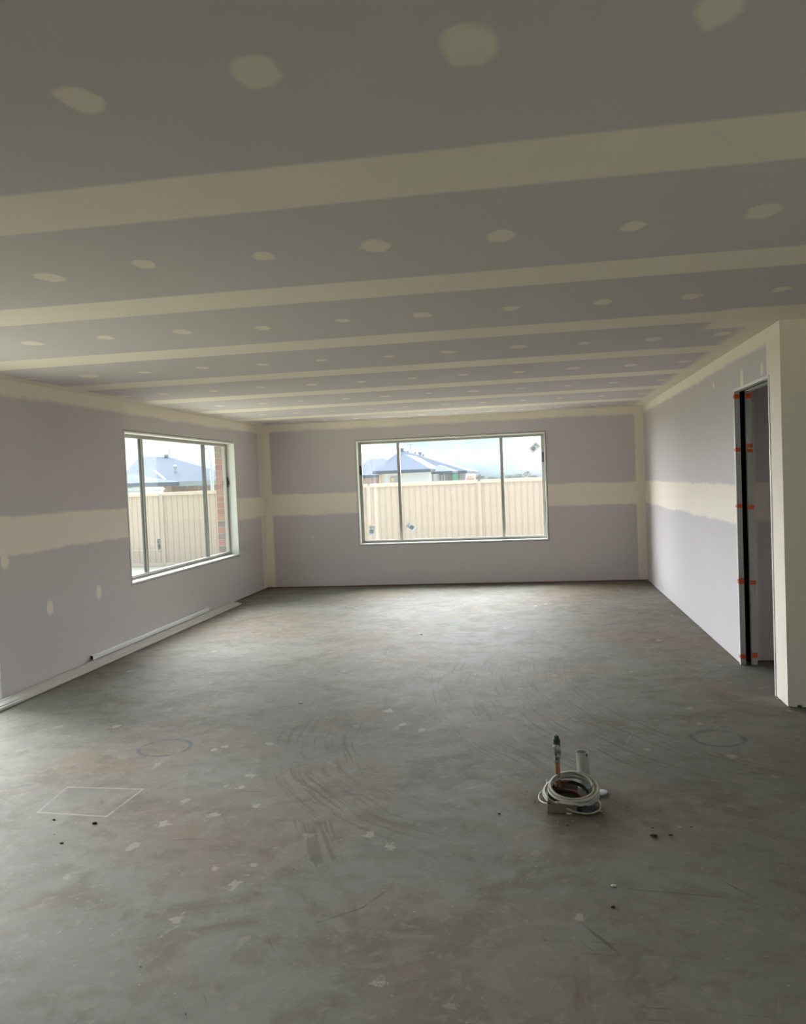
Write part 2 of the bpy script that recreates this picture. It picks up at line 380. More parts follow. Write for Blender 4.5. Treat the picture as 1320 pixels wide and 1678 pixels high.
def lathe(bm, prof, c=(0, 0, 0), seg=24, close=False):   # profile of (radius, z)
    rings = [[bm.verts.new((c[0]+r*math.cos(k*math.tau/seg), c[1]+r*math.sin(k*math.tau/seg), c[2]+z)) for k in range(seg)] for r, z in prof]
    m_ = len(rings)
    for i in range(m_ if close else m_-1):
        A, B = rings[i], rings[(i+1) % m_]
        for k in range(seg): bm.faces.new((A[k], A[(k+1) % seg], B[(k+1) % seg], B[k]))
    if not close: bm.faces.new(rings[0][::-1]); bm.faces.new(rings[-1])
def obj(name, bm, mat, parent=None, smooth=False, bevel=0.):
    bmesh.ops.recalc_face_normals(bm, faces=bm.faces)
    me = bpy.data.meshes.new(name); bm.to_mesh(me); bm.free(); me.materials.append(mat)
    if smooth: me.shade_smooth()
    o = bpy.data.objects.new(name, me); COL.objects.link(o)
    if parent: o.parent = parent; o.matrix_parent_inverse = Matrix.Translation(-parent.location)
    if bevel:
        b = o.modifiers.new('bevel', 'BEVEL'); b.width = bevel; b.segments = 2; b.limit_method = 'ANGLE'
    return o
def struct(name, bm, mat, **k):
    o = obj(name, bm, mat, **k); o['kind'] = 'structure'; return o
def tag(o, label, cat, group=None):
    o['label'] = label; o['category'] = cat
    if group: o['group'] = group
    return o
def thing(name, loc, label, cat, group=None):
    o = bpy.data.objects.new(name, None); o.location = loc; o.empty_display_size = .1; COL.objects.link(o)
    return tag(o, label, cat, group)

# ------------------------------------------------------------------ structure
GAP = .018                                # boards stop short of the slab
struct('floor', boxes((XL-.30, XE+.15, YF-.15, YB+.30, -.12, 0)), M['floor'])
struct('ceiling', boxes((XL-.12, XE+.12, YF-.12, YB+.12, H, H+.02)), M['ceil'])
# back wall round its window
BX0, BX1 = -2.556, .218
struct('wall_back', boxes((XL, BX0, YB, YB+.10, GAP, H), (BX1, XR+.12, YB, YB+.10, GAP, H),
                          (BX0, BX1, YB, YB+.10, GAP, WZ0), (BX0, BX1, YB, YB+.10, WZ1, H)), M['back'])
bpl = struct('trim_1', boxes((XL-.02, XR+.02, YB+.012, YB+.09, 0.0005, .035)), M['timber'])
# left wall round window and slider
LY0, LY1, SY0, SY1 = 7.527, 10.575, 2.95, 5.48
struct('wall_left', boxes((XL-.10, XL, YF, SY0, GAP, H), (XL-.10, XL, SY0, SY1, DH, H), (XL-.10, XL, SY1, LY0, GAP, H),
                          (XL-.10, XL, LY0, LY1, GAP, WZ0), (XL-.10, XL, LY0, LY1, WZ1, H), (XL-.10, XL, LY1, YB+.10, GAP, H)), M['left'])
struct('trim_2', boxes((XL-.09, XL-.012, SY1+.01, YB, 0.0005, .035), (XL-.09, XL-.012, YF, SY0-.01, .0005, .035)), M['timber'])
for n_, o_ in (('wall_back', None),): pass
WR = struct('wall_right', boxes((XR, XR+.036, YJ, YB+.02, GAP*.35, H), (XR+.079, XR+WT, YJ, YB+.02, 0, H),      # two skins about the door cavity
                                (XR+.036, XR+.079, YJ+1.05, YB, 0, H), (XR, XR+WT, YD, YJ, DH+.02, H),
                                (XR, XR+WT, YP+.11, YD, .004, H)), M['right'])
struct('trim_3', boxes((XR+.04, XR+.075, YJ+.02, YJ+1.05, 2.10, 2.12), (XR+.0365, XR+.0385, YJ+.02, YJ+1.04, .001, 2.1), (XR+.0765, XR+.0785, YJ+.02, YJ+1.04, .001, 2.1),
                       (XR+.039, XR+.076, YJ+1.02, YJ+1.045, .001, 2.1)), M['black'])  # near-black sheets painting the darkness inside the door cavity
# short wall facing the camera, right of the doorway, with a crumbled lower edge
bm = boxes((XR, XE, YP, YP+.11, .02, H))
for i in range(26):
    x0 = XR + i*.028 if i < 20 else XR+.56+(i-20)*.42; x1 = XR+(i+1)*.028 if i < 20 else XR+.56+(i-19)*.42
    bx(bm, x0, min(x1, XE), YP, YP+.11, random.choice((0, 0, .004, .012)), .0205)
struct('wall_pier', bm, M['pier'])
struct('wall_hall', boxes((XR+WT, XE, 6.714, 6.80, .004, H)), M['hall'])
struct('wall_front', boxes((XL-.1, XE, YF-.1, YF, 0, H)), M['far'])
GY0, GY1 = -2.2, 2.6                     # unseen glazed opening, added on the right to brighten the walls
struct('wall_east', boxes((XE, XE+.1, YF-.1, GY0, 0, H), (XE, XE+.1, GY1, 6.80, 0, H), (XE, XE+.1, GY0, GY1, 2.12, H)), M['far'])
# roof structure keeps daylight out above the ceiling
struct('trim_4', boxes((XL-.42, XE+.4, YF-3.3, YB+.42, H+.06, H+.12)), M['fasc'])

# outer brick leaf with real bricks at the window jambs
XO, YO = XL-.17, YB+.17                   # inner face of the brick leaf
def leaf(name, axis, face, a, b, openings):
    """mortar-coloured leaf on plane x=face (going -x) or y=face (going +y); openings = (u0,u1,z0,z1)"""
    bm = bmesh.new(); jw = .24
    def B(u0, u1, z0, z1, d0=0., d1=.11):
        if axis == 0: bx(bm, face-d0, face-d1, u0, u1, z0, z1)
        else: bx(bm, u0, u1, face+d0, face+d1, z0, z1)
    cur = a; jams = []
    for (u0, u1, z0, z1) in sorted(openings):
        B(cur, u0-jw, -.2, H)
        B(u0-jw, u0-.008, -.2, H, .008, .102); B(u1+.008, u1+jw, -.2, H, .008, .102)
        B(u0-.008, u1+.008, -.2, z0, .004, .106); B(u0-.008, u1+.008, z1, H, .004, .106)
        jams += [(u0, -1), (u1, 1)]; cur = u1+jw
    B(cur, b, -.2, H)
    w = struct(name, bm, M['mortar'])
    kinds = {}
    def brick(L, mk):
        if (L, mk) not in kinds:
            bm = bmesh.new(); bx(bm, -L/2, L/2, -.055, .055, -.038, .038)
            bmesh.ops.bevel(bm, geom=bm.edges[:], offset=.004, segments=1, affect='EDGES')
            me = bpy.data.meshes.new('brick'); bm.to_mesh(me); bm.free(); me.materials.append(M[mk]); kinds[(L, mk)] = me
        return kinds[(L, mk)]
    rnd = random.Random(11)
    for (u, s_) in jams:
        for k in range(31):
            z = -.155 + k*.086; L = .23 if k % 2 else .11
            mk = rnd.choice(['brick1', 'brick1', 'brick4', 'brick2', 'brick1', 'brick4'])
            if 24 <= k <= 26: mk = 'brick3' if k > 24 else mk
            o = bpy.data.objects.new('brick', brick(L, mk)); COL.objects.link(o); o.parent = w
            uc = u + s_*(L/2)
            if axis == 0: o.location = (face-.055, uc, z); o.rotation_euler = (0, 0, math.pi/2)
            else: o.location = (uc, face+.055, z)
            if L < .2:
                o = bpy.data.objects.new('brick', brick(.11, rnd.choice(['brick1', 'brick4', 'brick2']))); COL.objects.link(o); o.parent = w
                uc = u + s_*(.11+.01+.055)
                if axis == 0: o.location = (face-.055, uc, z); o.rotation_euler = (0, 0, math.pi/2)
                else: o.location = (uc, face+.055, z)
leaf('wall_left_brickwork', 0, XO, YF-.2, YB+.28, [(LY0+.03, LY1-.03, WZ0-.03, WZ1-.02), (SY0, SY1, -.3, DH)])
leaf('wall_back_brickwork', 1, YO, XO, XR+3, [(BX0+.03, BX1-.03, WZ0-.03, WZ1-.02)])

# ------------------------------------------------------------------ windows
def window(name, axis, face, sgn, u0, u1, mull, latch, stickers, label):
    """face = room side of the wall, sgn = outward direction along the other axis"""
    root = bpy.data.objects.new(name, None); COL.objects.link(root); root['kind'] = 'structure'
    root.location = (face, (u0+u1)/2, WZ0) if axis == 0 else ((u0+u1)/2, face, WZ0)
    def B(bm, ua, ub, z0, z1, d0, d1):
        if axis == 0: bx(bm, face+sgn*d0, face+sgn*d1, ua, ub, z0, z1)
        else: bx(bm, ua, ub, face+sgn*d0, face+sgn*d1, z0, z1)
    g, lt = .007, .02; a, b, z0, z1 = u0+g, u1-g, WZ0+g, WZ1-g
    for q in ((a, b, z1-lt, z1), (a, b, z0, z0+lt), (a, a+lt, z0+lt, z1-lt), (b-lt, b, z0+lt, z1-lt)):
        bm = bmesh.new(); B(bm, *q, -.004, .108); obj('reveal_board', bm, M['liner'], root, bevel=.0015)
    bm = bmesh.new()                      # near-black strips painting the shadow line round the reveal boards
    for q in ((u0, u1, z1, WZ1), (u0, u1, WZ0, z0), (u0, a, z0, z1), (b, u1, z0, z1)): B(bm, *q, .012, .09)
    obj('shadow_gap', bm, M['aludark'], root)
    fw = .034; A, Bq, Z0, Z1 = a+lt, b-lt, z0+lt, z1-lt
    for q in ((A-.012, Bq+.012, Z1-fw, Z1+.012), (A-.012, A+fw*.8, Z0+fw, Z1-fw), (Bq-fw*.8, Bq+.012, Z0+fw, Z1-fw)):
        bm = bmesh.new(); B(bm, *q, .109, .165)
        obj('frame_bar', bm, M['alu'], root, bevel=.002)
    bm = bmesh.new(); B(bm, A-.012, Bq+.012, Z0-.012, Z0+fw+.01, .1085, .1215); B(bm, A-.012, Bq+.012, Z0-.012, Z0+.008, .1215, .165)
    obj('frame_bar', bm, M['alu'], root)
    bm = bmesh.new(); B(bm, A, Bq, Z0+fw*.4, Z0+fw*.55, .104, .1084); obj('sill_track', bm, M['aludark'], root)
    edges = [A] + list(mull) + [Bq]
    for i in range(3):
        ua, ub = edges[i], edges[i+1]; off = -.007 if i == 1 else .007
        bm = bmesh.new(); B(bm, ua+.004, ub-.004, Z0+fw*.9, Z1-fw*.9, .120+off, .124+off)
        pane = obj('pane', bm, M['glass'], root)
        if i < 2:
            bm = bmesh.new(); B(bm, ub-.020, ub+.020, Z0+fw, Z1-fw, .1100, .150); ml = obj('mullion', bm, M['alu'], root, bevel=.002)
            bm = bmesh.new(); B(bm, ub-.0245, ub-.021, Z0+fw, Z1-fw, .120, .148); obj('mullion_seal', bm, M['aludark'], ml)
        if i != 1:
            bm = bmesh.new(); w = .016
            uo = ua+fw*.8 if i == 0 else ub-fw*.8; s_ = 1 if i == 0 else -1
            B(bm, uo, uo+s_*w, Z0+fw, Z1-fw, .1115, .135); obj('sash_stile', bm, M['alu'], root, bevel=.002)
    for (u, z) in latch:
        bm = bmesh.new(); B(bm, u-.012, u+.012, z-.07, z+.07, .098, .109); l_ = obj('latch', bm, M['gasket'], root, bevel=.003)
        bm = bmesh.new(); B(bm, u-.007, u+.007, z-.035, z+.02, .082, .0985); obj('latch_lever', bm, M['gasket'], l_, bevel=.003)
    for (u, z, wd, ht, an) in stickers:
        s_ = bpy.data.objects.new('glass_sticker', None)
        def flat(w_, h_, cu, cv, d, th, nm, mat, par):
            bm = bmesh.new(); ca, sa = math.cos(an), math.sin(an); vs = []
            for dd in (d, d+th):
                for (p, q) in ((-w_/2, -h_/2), (w_/2, -h_/2), (w_/2, h_/2), (-w_/2, h_/2)):
                    p += cu; q += cv; uu, zz = u + p*ca - q*sa, z + p*sa + q*ca
                    vs.append(bm.verts.new((face+sgn*dd, uu, zz) if axis == 0 else (uu, face+sgn*dd, zz)))
            for f in ((0, 1, 2, 3), (4, 5, 6, 7), (0, 1, 5, 4), (1, 2, 6, 5), (2, 3, 7, 6), (3, 0, 4, 7)): bm.faces.new([vs[i] for i in f])
            return obj(nm, bm, mat, par)
        dp = .1125 if mull[0] < u < mull[1] else .1265
        sk = flat(wd, ht, 0, 0, dp-.0008, .0006, 'sticker', M['sticker'], root)
        flat(wd*.62, ht*.42, 0, -ht*.12, dp-.0014, .0005, 'sticker_print', M['stickerpale'], sk)
        for r in range(2): flat(wd*.7, ht*.035, 0, ht*(.40-.12*r), dp-.0014, .0005, 'sticker_print', M['print'], sk)
        flat(wd*.14, wd*.14, -wd*.2, ht*.22, dp-.002, .0005, 'sticker_print', M['print'], sk)
        bpy.data.objects.remove(s_)
    return root
window('window_1', 1, YB, 1, BX0, BX1, (-1.93, -.418), [(-2.505, 1.72), (.168, 1.80)],
       [(-2.38, .822, .10, .145, -.14), (-1.788, .857, .10, .145, .95), (.052, 1.94, .10, .145, -.86)], 'window')
window('window_2', 0, XL, -1, LY0, LY1, (8.13, 9.80), [(10.53, 1.62)], [(8.41, .94, .10, .145, .05)], 'window')
# sliding door opening on the left, its near parts outside the picture
root = bpy.data.objects.new('door_2', None); root['kind'] = 'structure'; root.location = (XL, (SY0+SY1)/2, 0); COL.objects.link(root)
for nm, b, mt in (('reveal_board', (XL-.108, XL+.002, SY1-.027, SY1-.006, .03, DH-.006), 'liner'), ('reveal_board', (XL-.108, XL+.002, SY0+.006, SY0+.027, .03, DH-.006), 'liner'),
                  ('reveal_board', (XL-.108, XL+.002, SY0+.027, SY1-.027, DH-.027, DH-.006), 'liner'),
                  ('shadow_gap', (XL-.09, XL-.01, SY1-.006, SY1, .03, DH), 'aludark'),  # dark strip painted for the shadow gap beside the reveal
                  ('frame_bar', (XL-.17, XL-.109, SY1-.06, SY1-.008, .03, DH-.01), 'alu'), ('frame_bar', (XL-.17, XL-.109, SY0+.008, SY0+.06, .03, DH-.01), 'alu'),
                  ('frame_bar', (XL-.17, XL-.109, SY0+.06, SY1-.06, DH-.07, DH-.01), 'alu'), ('sill', (XL-.17, XL-.001, SY0+.005, SY1-.005, .0005, .029), 'alu'),
                  ('mullion', (XL-.155, XL-.118, (SY0+SY1)/2-.03, (SY0+SY1)/2+.03, .03, DH-.07), 'alu'),
                  ('pane', (XL-.144, XL-.138, SY0+.06, (SY0+SY1)/2-.03, .03, DH-.07), 'glass'), ('pane', (XL-.134, XL-.128, (SY0+SY1)/2+.03, SY1-.06, .03, DH-.07), 'glass')):
    obj(nm, boxes(b), M[mt], root)

root = bpy.data.objects.new('fill_daylight_door', None); root['kind'] = 'structure'; root.location = (XE, (GY0+GY1)/2, 0); COL.objects.link(root)  # unseen glazing, added to bring extra daylight into the room
for q in ((GY0, GY0+.05, .03, 2.07), (GY1-.05, GY1, .03, 2.07), (GY0, GY1, 2.07, 2.12), (GY0, GY1, .0005, .03), (-.63, -.57, .03, 2.07), (1.0, 1.06, .03, 2.07)):
    obj('frame_bar', boxes((XE+.03, XE+.09, q[0], q[1], q[2], q[3])), M['alu'], root)
for q in ((GY0+.05, -.63), (-.57, 1.0), (1.06, GY1-.05)): obj('pane', boxes((XE+.057, XE+.063, q[0], q[1], .03, 2.07)), M['glass'], root)
# cavity slider doorway in the right wall
root = bpy.data.objects.new('door_1', None); root['kind'] = 'structure'; root.location = (XR, YJ, 0); COL.objects.link(root)
j1 = obj('jamb', boxes((XR-.004, XR+.034, YJ-.020, YJ-.0005, .001, DH)), M['jamb'], root, bevel=.001)
j2 = obj('jamb', boxes((XR+.079, XR+WT+.004, YJ-.020, YJ-.0005, .001, DH)), M['jamb'], root, bevel=.001)
obj('jamb_edge', boxes((XR-.0075, XR-.0042, YJ-.022, YJ+.004, .001, DH+.02)), M['liner'], root)
obj('head_board', boxes((XR-.006, XR+.034, YD+.02, YJ-.02, DH-.0005, DH+.0195)), M['liner'], root, bevel=.001)
obj('head_board', boxes((XR+.079, XR+WT+.004, YD+.02, YJ-.02, DH-.0005, DH+.0195)), M['liner'], root, bevel=.001)
obj('track', boxes((XR+.0345, XR+.0785, YD+.02, YJ-.02, DH+.010, DH+.0195)), M['aludark'], root)
obj('closing_jamb', boxes((XR-.006, XR+WT+.004, YD, YD+.0195, .001, DH+.0195)), M['liner'], root, bevel=.001)
for z, w in ((2.084, .035), (1.675, .03), (1.24, .03), (.656, .045), (.067, .035)):
    obj('orange_mark', boxes((XR-.0052, XR+.0345, YJ-.0215, YJ-.0202, z-w/2, z+w/2)), M['orange'], j1)
    obj('orange_mark', boxes((XR-.0090, XR-.0076, YJ-.0222, YJ+.008, z-w/2+.004, z+w/2-.006)), M['orange'], j1)
for z, w in ((2.085, .04), (1.702, .028), (1.664, .026), (1.228, .035), (.645, .032), (.076, .04)):
    obj('orange_mark', boxes((XR+.0785, XR+WT+.0052, YJ-.0215, YJ-.0202, z-w/2, z+w/2)), M['orange'], j2)
# nail heads at the lining edge by the slider
for i, (px, py, zz) in enumerate(((0, 0, .93), (0, 0, .80), (0, 0, .70), (0, 0, .62))):
    pass

# ------------------------------------------------------------------ lengths lying along the left wall
bm = bmesh.new()
x0 = XL+.003
prof = [(x0, .002), (x0+.157, .002), (x0+.160, .006), (x0+.160, .020), (x0+.154, .025), (x0+.142, .025), (x0+.137, .012), (x0+.131, .012), (x0+.127, .031), (x0+.070, .036), (x0+.064, .030), (x0+.058, .036), (x0+.022, .036), (x0+.020, .012), (x0, .012)]
prism(bm, prof, 1, 5.0, 10.13)
tag(obj('plaster_moulding', bm, M['cornice'], bevel=.0015), 'long off-white profiled moulding lying flat on the floor along the left wall', 'moulding')
t_ = thing('metal_channel', (XL+.02, 6.69, .042), 'pale blue-white metal channel resting on top of the long floor moulding', 'channel')
bm = bmesh.new(); a = XL+.004
prism(bm, [(a, .043), (a+.030, .043), (a+.030, .075), (a+.022, .083), (a, .083), (a, .080), (a+.020, .080), (a+.027, .074), (a+.027, .046), (a, .046)], 1, 6.70, 9.37)
obj('channel_body', bm, M['zinc'], t_)
obj('open_end_shade', boxes((a+.001, a+.0265, 6.703, 6.712, .0465, .0785)), M['gasket'], t_)  # black block painting the shade in the channel's open end

# ------------------------------------------------------------------ pipe penetration
bm = bmesh.new(); CX, CYp = .075, 3.93
lathe(bm, [(.0115, .03), (.0120, .16)], (CX, CYp, 0), 20)
r_ = thing('copper_water_pipe', (CX, CYp, 0), 'upright copper pipe with a taped top rising from the slab', 'pipe')
obj('pipe_body', bm, M['copper'], r_, smooth=False)
bm = bmesh.new(); lathe(bm, [(.0125, .150), (.0135, .156), (.014, .175), (.0165, .20), (.0185, .213), (.018, .228), (.0150, .240), (.013, .243)], (CX, CYp, 0), 18)
for v in bm.verts:
    a_ = math.atan2(v.co.y-CYp, v.co.x-CX); k = 1 + .12*math.sin(a_*3 + v.co.z*160) + .06*math.sin(a_*7-v.co.z*90)
    v.co.x = CX + (v.co.x-CX)*k; v.co.y = CYp + (v.co.y-CYp)*k
obj('tape_wrap', bm, M['tape'], r_, smooth=True)
bm = bmesh.new(); lathe(bm, [(.012, .238), (.0160, .240), (.0165, .262), (.0150, .2655), (.0115, .267), (.0115, .279), (.0095, .283), (.006, .283), (.0055, .279)], (CX, CYp, 0), 12)
obj('end_fitting', bm, M['capblk'], r_)
bm = bmesh.new(); lathe(bm, [(.016, .0005), (.0175, .012), (.0165, .022), (.0185, .024), (.0185, .036), (.0145, .042), (.013, .046)], (CX, CYp, 0), 14)
tube(bm, [(CX+.012, CYp, .052), (CX+.030, CYp+.004, .053), (CX+.047, CYp+.006, .052)], [.0095, .0095, .0085], 10)
tube(bm, [(CX+.006, CYp-.008, .018), (CX+.028, CYp-.020, .019), (CX+.050, CYp-.026, .018)], [.0095, .0095, .0085], 10)
tube(bm, [(CX-.028, CYp+.002, .032), (CX, CYp, .032)], [.0085, .0095], 10)
obj('branch_fitting', bm, M['coppert'], r_)
def hose(name, pts, r, mat, label):
    P = [Vector(p) for p in pts]; out = []
    for i in range(len(P)-1):                        # Catmull-Rom through the points
        p0, p1, p2, p3 = P[max(i-1, 0)], P[i], P[i+1], P[min(i+2, len(P)-1)]
        for k in range(6):
            s_ = k/6; out.append(.5*((2*p1) + (p2-p0)*s_ + (2*p0-5*p1+4*p2-p3)*s_*s_ + (3*p1-p0-3*p2+p3)*s_**3))
    out.append(P[-1]); bm = bmesh.new(); tube(bm, out, r, 10)
    return tag(obj(name, bm, mat, smooth=True), label, 'hose')
hose('black_hose', [(CX+.040, CYp+.0055, .052), (CX+.075, CYp+.004, .050), (CX+.115, CYp-.022, .040), (CX+.138, CYp-.075, .022), (CX+.125, CYp-.125, .0095)], .0085, M['blk'], 'short black hose curving off the copper pipe inside the cable coil')
hose('red_hose', [(CX+.044, CYp-.0245, .018), (CX+.065, CYp-.032, .0195), (CX+.095, CYp-.060, .0165), (CX+.117, CYp-.105, .0095), (CX+.113, CYp-.150, .0085)], .0080, M['red'], 'short dark red hose curving off the copper pipe inside the cable coil')
PX, PY = .204, 4.01
bm = bmesh.new(); lathe(bm, [(.030, .0005), (.030, .176), (.0265, .176), (.0265, .0005)], (PX, PY, 0), 36, close=True)
for v in bm.verts:
    if v.co.z > .1: v.co.z += .06*(v.co.x-PX)*-.8; v.co.x -= .006
r_ = thing('pvc_waste_pipe', (PX, PY, 0), 'grey-white open-topped plastic pipe standing beside the cable coil', 'pipe')
obj('pipe_body', bm, M['pvc'], r_, smooth=False)
bm = bmesh.new(); lathe(bm, [(.026, .02), (.026, .024)], (PX, PY, 0), 20); obj('pipe_bore', bm, M['gasket'], r_)
bm = bmesh.new(); bx(bm, PX+.010, PX+.017, PY-.0265, PY-.024, .162, .1745); obj('chipped_rim', bm, M['gasket'], r_)
bm = bmesh.new(); lathe(bm, [(.036, .0005), (.037, .003), (.034, .0055), (.010, .0065)], (.272, 3.935, 0), 26)
for v in bm.verts: v.co.z += (v.co.x-.235)*.05
tag(obj('drain_cover_disc', bm, M['disc']), 'flat round white plastic disc lying right of the pipes', 'disc')
# low formwork box about the penetration
r_ = thing('formwork_box', (.12, 3.82, 0), 'low dusty brown board box around the pipes under the coil', 'box')
obj('board', boxes((.018, .150, 3.690, 3.696, .0005, .036)), M['ply'], r_)
obj('board', boxes((.018, .023, 3.697, 3.965, .0005, .050)), M['pplight'], r_)
obj('board', boxes((.0235, .170, 3.959, 3.965, .0005, .034)), M['ply'], r_)
r_ = thing('drain_stub', (.186, 3.722, 0), 'dark grey capped drain stub under the front right of the coil', 'drain')
bm = bmesh.new(); lathe(bm, [(.040, .0005), (.040, .026), (.037, .030), (.033, .030), (.032, .024), (.012, .024)], (.186, 3.727, 0), 28)
obj('stub_body', bm, M['capblk'], r_)
bm = bmesh.new(); lathe(bm, [(.026, .0245), (.026, .028), (.023, .029)], (.186, 3.727, 0), 24); obj('stub_cap', bm, M['gasket'], r_)
r_ = thing('conduit_stub', (.165, 3.84, 0), 'round dark conduit mouth seen inside the cable coil', 'conduit')
bm = bmesh.new(); lathe(bm, [(.033, .0005), (.033, .006), (.030, .006), (.030, .0005)], (.155, 3.838, 0), 26, close=True); obj('stub_rim', bm, M['capblk'], r_)
bm = bmesh.new(); lathe(bm, [(.0295, .0006), (.0295, .003)], (.155, 3.838, 0), 24); obj('stub_bore', bm, M['blk'], r_)
# cable coil: one cable wound five times, with two loops sprung loose
r_ = thing('cable_coil', (.135, 3.83, .03), 'coil of grey-white cable looped around the copper pipe', 'cable')
rnd = random.Random(4)
for j in range(3):
    pts = []
    turns = 2
    for i in range(int(64*turns)+1):
        a = i/64*math.tau + j*2.1; q = i/64
        R_ = .093 + .0105*j + .005*math.sin(a*1.0+j*2) + .0065*q
        cx_, cy_ = .137 + .004*math.sin(j*3.1), 3.835 - .004*j
        x_ = cx_ + R_*1.02*math.cos(a); y_ = cy_ + R_*1.12*math.sin(a)
        z_ = .058 + .13*(y_-3.835) + .0085*(1-j) + .003*math.sin(a+j*1.7) + .0065*(q-.5)*(1 if j % 2 else -1) + .010*max(0, math.sin(a))
        pts.append((x_, y_, max(z_, .0065 if y_ > 3.71 else .0425 if x_ < .15 else .037)))
    bm = bmesh.new(); tube(bm, pts, .0060, 8); obj('cable_loop', bm, M['cable'], r_, smooth=True)
def loop(cx_, cy_, rx_, ry_, z0, tz, a0, a1, nm):
    pts = [(cx_+rx_*math.cos(a0+(a1-a0)*i/40), cy_+ry_*math.sin(a0+(a1-a0)*i/40), max(.0045, z0+tz*math.sin(math.pi*i/40))) for i in range(41)]
    bm = bmesh.new(); tube(bm, pts, .0040, 8); return obj(nm, bm, M['cable'], r_, smooth=True)
loop(.045, 3.84, .064, .105, .030, -.020, math.radians(75), math.radians(275), 'loose_loop')
loop(.165, 3.775, .098, .105, .030, -.026, math.radians(70), math.radians(-150), 'loose_loop')
# crumbs of mud and plaster
def clod(px, py, s_, mat, label, nm='mud_clod', cat='mud clod', flat=.55, group=None):
    d = FW*F + RT*(px-W/2) - UP*(py-HPX/2); k = -CH/d.z; c = d*k + Vector((0, 0, CH))
    bm = bmesh.new(); bmesh.ops.create_icosphere(bm, subdivisions=2, radius=s_)
    sd = px*.37+py
    for v in bm.verts:
        n_ = v.co.normalized(); f = 1 + .28*math.sin(n_.x*5+sd) * math.sin(n_.y*4+sd*1.3) + .15*math.sin(n_.z*9+sd)
        v.co = Vector((v.co.x*f*1.25, v.co.y*f*.9, max(v.co.z*f*flat, -s_*flat*.6) + s_*flat*.6))
    for v in bm.verts: v.co += Vector((c.x, c.y, .0003))
    o = obj(nm, bm, mat); tag(o, label, cat, group); return o
clod(1071, 1371, .011, M['clod'], 'largest black mud clod right of the pipes')
clod(1098, 1369, .007, M['clod'], 'small black mud clod just right of the largest one')
clod(1069, 1357, .0035, M['clod'], 'tiny black mud crumb behind the largest clod')
clod(1132, 1356, .0035, M['clod'], 'tiny black mud crumb farthest right of the pipes')
clod(1004, 1487, .0065, M['clod'], 'lone black mud clod on the floor in front of the pipes')
clod(155, 1350, .010, M['clod'], 'brown mud clod in front of the chalk square')
clod(88, 1344, .006, M['clod'], 'dark mud crumb left of the brown clod by the chalk square')
clod(101, 1382, .007, M['clod'], 'flat dark mud clod nearest the camera on the left floor', flat=.35)
clod(818, 1334, .006, M['clod'], 'dark mud crumb on the floor left of the formwork box', flat=.4)
clod(690, 1040, .010, M['clod'], 'dark wood offcut lying in the middle of the floor', 'timber_offcut', 'offcut', .3)
clod(930, 1353, .005, M['clod'], 'dark crumb in front of the formwork box', flat=.4)
clod(928, 1327, .012, M['rubble'], 'dusty concrete crumb against the front of the formwork box', 'concrete_crumb', 'rubble')
clod(932, 1334, .010, M['chip'], 'white plaster chip in front of the formwork box', 'plaster_chip', 'plaster chip', .35)
clod(1005, 1452, .008, M['chip'], 'pale plaster chip on open floor in front of the pipes', 'plaster_chip', 'plaster chip', .35)
clod(984, 1330, .006, M['chip'], 'small pale chip right of the dark drain stub', 'plaster_chip', 'plaster chip', .5)
clod(493, 1152, .012, M['chip'], 'white plaster chip on the mid floor left of centre', 'plaster_chip', 'plaster chip', .35)
clod(1275, 1146, .010, M['chip'], 'plaster crumb at the foot of the white doorway pier', 'plaster_chip', 'plaster chip', .4)
bm = bmesh.new(); rnd = random.Random(3)
for i in range(420):
    if i < 130: a = rnd.uniform(0, math.tau); q = rnd.uniform(.13, .26); x_, y_ = .14+q*math.cos(a), 3.83+q*math.sin(a)
    else: x_, y_ = rnd.uniform(-3, 1.5), rnd.uniform(1.9, 9)
    if x_ < XL+.3 or (-.01 < x_ < .31 and 3.66 < y_ < 4.07): continue
    s_ = rnd.uniform(.0012, .0034)
    g0 = len(bm.verts); bmesh.ops.create_icosphere(bm, subdivisions=1, radius=s_); bm.verts.ensure_lookup_table()
    for v in list(bm.verts)[g0:]: v.co = Vector((v.co.x*rnd.uniform(.8, 1.4)+x_, v.co.y+y_, v.co.z*.7 + s_*.6))
o = obj('floor_grit', bm, M['rubble']); tag(o, 'fine grit scattered over the concrete floor', 'grit'); o['kind'] = 'stuff'

# ------------------------------------------------------------------ outside
GZ = -.16
struct('ground', boxes((-60, 60, YO+.12, 110, GZ-.2, GZ), (-60, XO-.12, -20, YO+.12, GZ-.2, GZ), (XE+.5, 60, -20, YO+.12, GZ-.2, GZ), (XO-.12, XE+.5, -20, YF-.3, GZ-.2, GZ)), M['grass'])
# steel fence: posts, ribbed sheets, rails
FY, FT = 17.07, 1.50
r_ = thing('steel_fence', (-3.5, FY, GZ), 'cream ribbed steel fence standing beyond both windows', 'fence')
post0 = at(604, 800, FY).x; bay = 2.37
def sheet_mesh(w):
    bm = bmesh.new(); n_ = 6; p = w/n_; pts = []
    for i in range(n_):
        b0 = i*p; pts += [(b0, 0), (b0+p*.40, 0), (b0+p*.50, -.022), (b0+p*.56, -.022), (b0+p*.62, -.004), (b0+p*.92, -.004)]
    pts.append((w, 0))
    A = [bm.verts.new((x, y, GZ+.07)) for x, y in pts]; B = [bm.verts.new((x, y, FT-.075)) for x, y in pts]
    A2 = [bm.verts.new((x, y+.003, GZ+.07)) for x, y in pts]; B2 = [bm.verts.new((x, y+.003, FT-.075)) for x, y in pts]
    for i in range(len(pts)-1): bm.faces.new((A[i], A[i+1], B[i+1], B[i])); bm.faces.new((A2[i+1], A2[i], B2[i], B2[i+1]))
    me = bpy.data.meshes.new('infill_sheet'); bm.to_mesh(me); bm.free(); me.materials.append(M['fence']); return me
sm_ = sheet_mesh((bay-.06)/3)
pm = None
